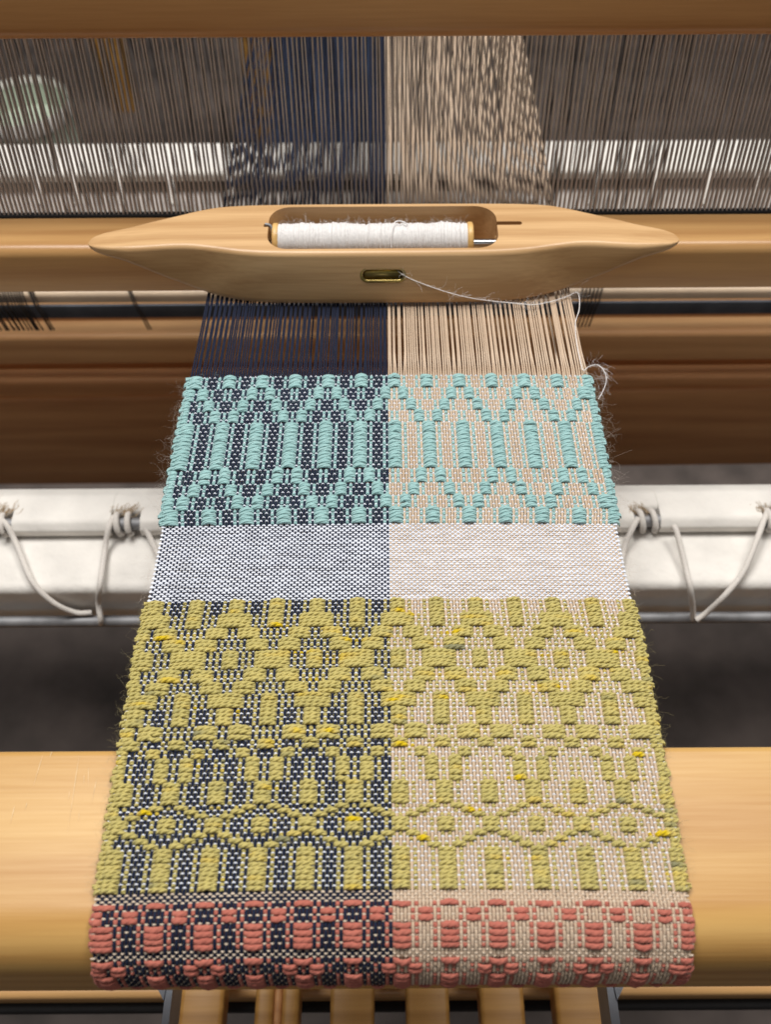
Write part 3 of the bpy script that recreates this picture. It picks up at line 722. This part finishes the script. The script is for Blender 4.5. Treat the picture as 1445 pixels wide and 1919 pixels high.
env = bR-0.0005 + np.interp(xx, np.linspace(xx[0], xx[-1], 15), rng.normal(0, .0004, 15)) + np.interp(xx, np.linspace(xx[0], xx[-1], 110), rng.normal(0, .00022, 110))
ang = np.linspace(0, 2*math.pi, 26, endpoint=False)
wr = np.abs(np.sin((xx[:, None]*1000/1.15)*math.pi + ang[None, :]/2 + np.interp(xx, np.linspace(xx[0], xx[-1], 40), rng.normal(0, .9, 40))[:, None]))
rad = env[:, None] + 0.0006*(wr**0.6-0.6) + rng.normal(0, .00009, (nx, 26))
V = np.stack([np.broadcast_to(xx[:, None], (nx, 26)), bY+rad*np.cos(ang), bZ+rad*np.sin(ang)], -1)
wd_ = obj('yarn_winding', V.reshape(-1, 3), grid_faces(1, nx, 26), M['wound'], bob, True); fixn(wd_)
hp = []
for k in range(420):
    x = rng.uniform(xa+fl, xb2-fl); t = rng.uniform(0.2, 2.6); p = np.array([x, bY+bR*math.cos(t), bZ+bR*math.sin(t)]); d = np.array([rng.normal(0, .5), math.cos(t), math.sin(t)]); pts = [p]; L_ = rng.uniform(.2, 1)**2*0.006
    for q in range(4): d = d+rng.normal(0, .45, 3); d /= np.linalg.norm(d); pts.append(pts[-1]+d*L_/4)
    hp.append(smooth_path(pts, 10))
tubes('yarn_fuzz', hp, 0.00004, M['mohair'], bob, 3, 'stuff')
lx = px_x(733, 440, 0.022)
lp = smooth_path([(lx, bY-bR*1.01, bZ+0.003), (lx+0.0002, bY-bR*.6, bZ+bR*.86), (lx+0.002, bY+.001, bZ+bR+.0014), (lx+0.006, bY+.002, bZ+bR+.0012), (lx+0.009, bY+.0005, bZ+bR+.0004)], 24)
tubes('loose_loop', [lp], 0.00035, M['mohair'], bob, 6)

# ---- the loose weft thread from the eyelet to the fell
def onface(px, py, d=0.0008):                           # point in front of the shuttle's front face
    r_ = ray(px, py); c0 = ec + nrm*d; t = ((c0-CAM) @ nrm)/(r_ @ nrm); return CAM + r_*t
tp = [onface(746, 508, -.001), onface(754, 514), onface(775, 525), onface(830, 545), onface(880, 558), onface(930, 565), onface(975, 569, .0016), at_z(1000, 571, .004), at_z(1030, 566, .003), at_z(1062, 556, .0025),
      at_z(1080, 548, .003), at_z(1086, 556, .003), at_z(1086, 580, .0026), at_z(1079, 605, .0022), at_z(1081, 640, .002), at_z(1089, 680, .0022), at_z(1094, 694, .0025), at_z(1104, 687, .003), at_z(1120, 684, .0035), at_z(1132, 694, .003), at_z(1137, 712, .001), at_z(1131, 732, -.002), at_z(1122, 748, -.003)]
th_ = thing('weft_thread', 'loose white mohair thread trailing from the brass eyelet down to the cloth corner', 'thread', (0.05, 0.39, 0))
P_ = smooth_path(tp, 160)
tubes('strand', [P_], 0.00022, M['mohair'], th_, 6)
hz = []
for k in range(260):
    i = int(rng.choice([rng.integers(8, 75), rng.integers(112, 158)])); p = P_[i]; t = P_[min(i+1, 159)]-P_[i-1]; t /= np.linalg.norm(t); d = t*rng.uniform(.2, 1.0)+rng.normal(0, .45, 3); d[2] = abs(d[2])*.5; pts = [p]; L_ = rng.uniform(.2, 1)**2*0.012
    for q in range(4): d = d+rng.normal(0, .35, 3); d /= np.linalg.norm(d); pts.append(pts[-1]+d*L_/4)
    hz.append(smooth_path(pts, 10))
tubes('thread_fuzz', hz, 0.000035, M['mohair'], th_, 3, 'stuff')

# ------------------------------------------------------------------ heddle shafts behind the beater
def shaft_thing(k, label, y, zb_, lit):
    t = thing('heddle_shaft', label, 'heddle shaft', (0, y, zb_), 'heddle shafts behind the reed')
    xprism('lower_bar_or_shade_strip', boxp(y-0.003, y+0.009, zb_, zb_+0.011, 0.004, 5), -0.6, 0.6, M['creambar'], t)
    xprism('steel_strip', boxp(y-0.006, y-0.0035, zb_-0.011, zb_+0.0015, 0.0008, 3), -0.6, 0.6, M['darksteel'], t)
    hd, lp_ = [], []
    xs_ = list(np.concatenate([rng.uniform(-0.235, -0.105, 7+k*2), rng.uniform(0.10, 0.20, 10+k*3), (xe0[SH == k+1]) + rng.normal(0, .0005, (SH == k+1).sum())]))
    for x in xs_:
        z0_, z1_ = zb_+0.005, 0.16; l = (k-1.5)*0.0022
        hd.append(smooth_path([(x+rng.normal(0, .002), y+0.004, z0_), (x+rng.normal(0, .0008), y+rng.normal(0, .001), -0.03), (x, y, l), (x+rng.normal(0, .0008), y+rng.normal(0, .001), 0.05), (x+rng.normal(0, .003), y, z1_)], 9))
    tubes('heddle', hd, [0.00036 if abs(q[4][0]) > 0.104 else 0.0002 for q in hd], M['heddle'], t, 4, 'stuff')
    return t
labs = ['foremost heddle shaft, cream bar and dark steel strip below the race with black heddle loops', 'second heddle shaft, dark string heddles round the warp', 'third heddle shaft back from the reed, dark string heddles', 'rearmost heddle shaft nearest the canvas wrapped warp beam']
yS = Yz(553, -0.125)
shafts = [shaft_thing(0, labs[0], yS, -0.13, True)]
for k in (1, 2, 3): shafts.append(shaft_thing(k, labs[k], yS+0.022*k, -0.128, False))
lo = []
def loop(px, sl=0.005):
    x = at_z(px, 560, -0.125)[0]; y = yS
    lo.append(smooth_path([(x-sl*.5, y+0.006, -0.118), (x, y-0.001, -0.1178), (x+sl*.5, y-0.0068, -0.128), (x+sl, y-0.0072, -0.140), (x+sl*1.3, y-0.0065, -0.152)], 14))
for px in list(np.linspace(-40, 45, 17)) + [58, 62, 66, 244, 248]: loop(px, rng.uniform(.004, .007))
for px in np.linspace(1092, 1128, 6): loop(px, -0.004)
tubes('heddle_loop', lo, 0.0006, M['heddle'], shafts[0], 5, 'stuff')

# ------------------------------------------------------------------ warp beam with canvas apron
wb = thing('warp_beam', 'warp beam wrapped in white canvas with tie cords, behind the reed', 'warp beam', (0, 0.72, -0.13))
zw = -0.10
y_a, y_b = Yz(262, zw), Yz(322, zw-0.004)
xprism('canvas_wrap', rounded([(y_b, zw-0.012), (y_a, zw-0.03), (y_a, zw), (y_b, zw-0.004)], [0.003, 0.004, 0.004, 0.004], 5), -0.75, 0.75, M['canvas'], wb)
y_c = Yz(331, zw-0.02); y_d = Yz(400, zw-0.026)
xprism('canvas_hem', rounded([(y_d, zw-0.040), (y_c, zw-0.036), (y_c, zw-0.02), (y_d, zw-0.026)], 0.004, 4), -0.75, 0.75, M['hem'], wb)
for px in (60, 130, 215, 310, 420, 1120, 1230, 1330, 1420):
    a = at_z(px, 318, zw-0.002); b_ = at_z(px+14*(1 if px < 722 else -1), 384, zw-0.015)
    tubes('tie_cord', [smooth_path([a, (a+b_)/2+np.array([0.002, 0, 0.003]), b_], 10)], 0.0022, M['cord'], wb, 7)

# ------------------------------------------------------------------ things on the floor beyond, seen through the reed
tb = thing('tub', 'pale green round tub on the floor behind the left end of the reed', 'tub')
c = at_z(40, 190, FZ+0.40)
tb.location = (c[0], c[1], FZ)
def ztub(name, prof, mat, parent, cx, cy, K=40):
    th = np.linspace(0, 2*math.pi, K, endpoint=False); pr = np.array(prof)
    V = np.stack([cx+pr[:, 0:1]*np.cos(th), cy+pr[:, 0:1]*np.sin(th), np.broadcast_to(pr[:, 1:2], (len(pr), K))], -1)
    o = obj(name, V.reshape(-1, 3), grid_faces(1, len(pr), K), mat, parent, True, None, None, 50); fixn(o); return o
rt_ = abs(at_z(128, 190, FZ+0.40)[0]-c[0])
ztub('shell', [(rt_*.78, FZ+0.001), (rt_*.8, FZ), (rt_*.99, FZ+0.385), (rt_*.97, FZ+0.39), (rt_*.90, FZ+0.36), (0.001, FZ+0.35)], M['tub'], tb, c[0], c[1])
ztub('rim', [(rt_*.95, FZ+0.392), (rt_*1.02, FZ+0.382), (rt_*1.02, FZ+0.395), (rt_*.98, FZ+0.402), (rt_*.95, FZ+0.392)], M['canvas'], tb, c[0], c[1])
tbl = thing('table', 'wooden table leg and rail standing on the floor behind the reed', 'table')
b0 = at_z(236, 198, FZ); tbl.location = (b0[0], b0[1], FZ)
hw = abs(at_z(262, 198, FZ)[0]-at_z(212, 198, FZ)[0])/2
def leg(name, cx, cy, hw, z1_, lean):
    vs = []
    for z, s_, l in ((FZ, hw*.85, 0), (z1_, hw*1.1, lean)):
        vs += [(cx+l+sx*s_, cy+sy*s_, z) for sx, sy in ((-1, -1), (1, -1), (1, 1), (-1, 1))]
    o = obj(name, vs, [(0, 1, 5, 4), (1, 2, 6, 5), (2, 3, 7, 6), (3, 0, 4, 7), (3, 2, 1, 0), (4, 5, 6, 7)], M['treadle'], tbl, False); return o
leg('leg', b0[0], b0[1], hw, FZ+0.62, -0.02)
rr0, rr1 = b0 + np.array([0, 0, 0]), at_z(475, 60, FZ+0.30)
xr0 = b0[0]; yr0 = rr1[1]
leg('leg', rr1[0], rr1[1]+0.02, hw*.9, FZ+0.62, 0.0)
xprism('rail', boxp(yr0-0.012, yr0+0.02, FZ+0.31, FZ+0.38, 0.004), b0[0]-0.05, rr1[0]+0.1, M['treadle'], tbl)
# blue fabric heaped on the floor under the warp
fb = []
n1, n2 = 40, 26
ctr = at_z(600, 150, FZ+0.25)
hwx = abs(at_z(730, 150, FZ+.25)[0]-ctr[0])
for i in range(n1+1):
    for j in range(n2+1):
        u, q = i/n1*2-1, j/n2*2-1
        r2 = max(abs(u), abs(q)); hh = 0.36*max(0, 1-r2**3)
        hh *= 0.85+0.15*math.sin(u*9+q*3)+0.08*math.sin(q*13-u*5)
        fb.append((ctr[0]+u*hwx*(1.0+0.05*math.sin(q*7)), ctr[1]+0.1+q*0.28, FZ+0.002+max(hh, 0)))
ff = [(i*(n2+1)+j, (i+1)*(n2+1)+j, (i+1)*(n2+1)+j+1, i*(n2+1)+j+1) for i in range(n1) for j in range(n2)]
tag(obj('fabric_heap', fb, ff, M['denim'], None, True), 'dark blue fabric heaped on the floor behind the navy warp', 'fabric')
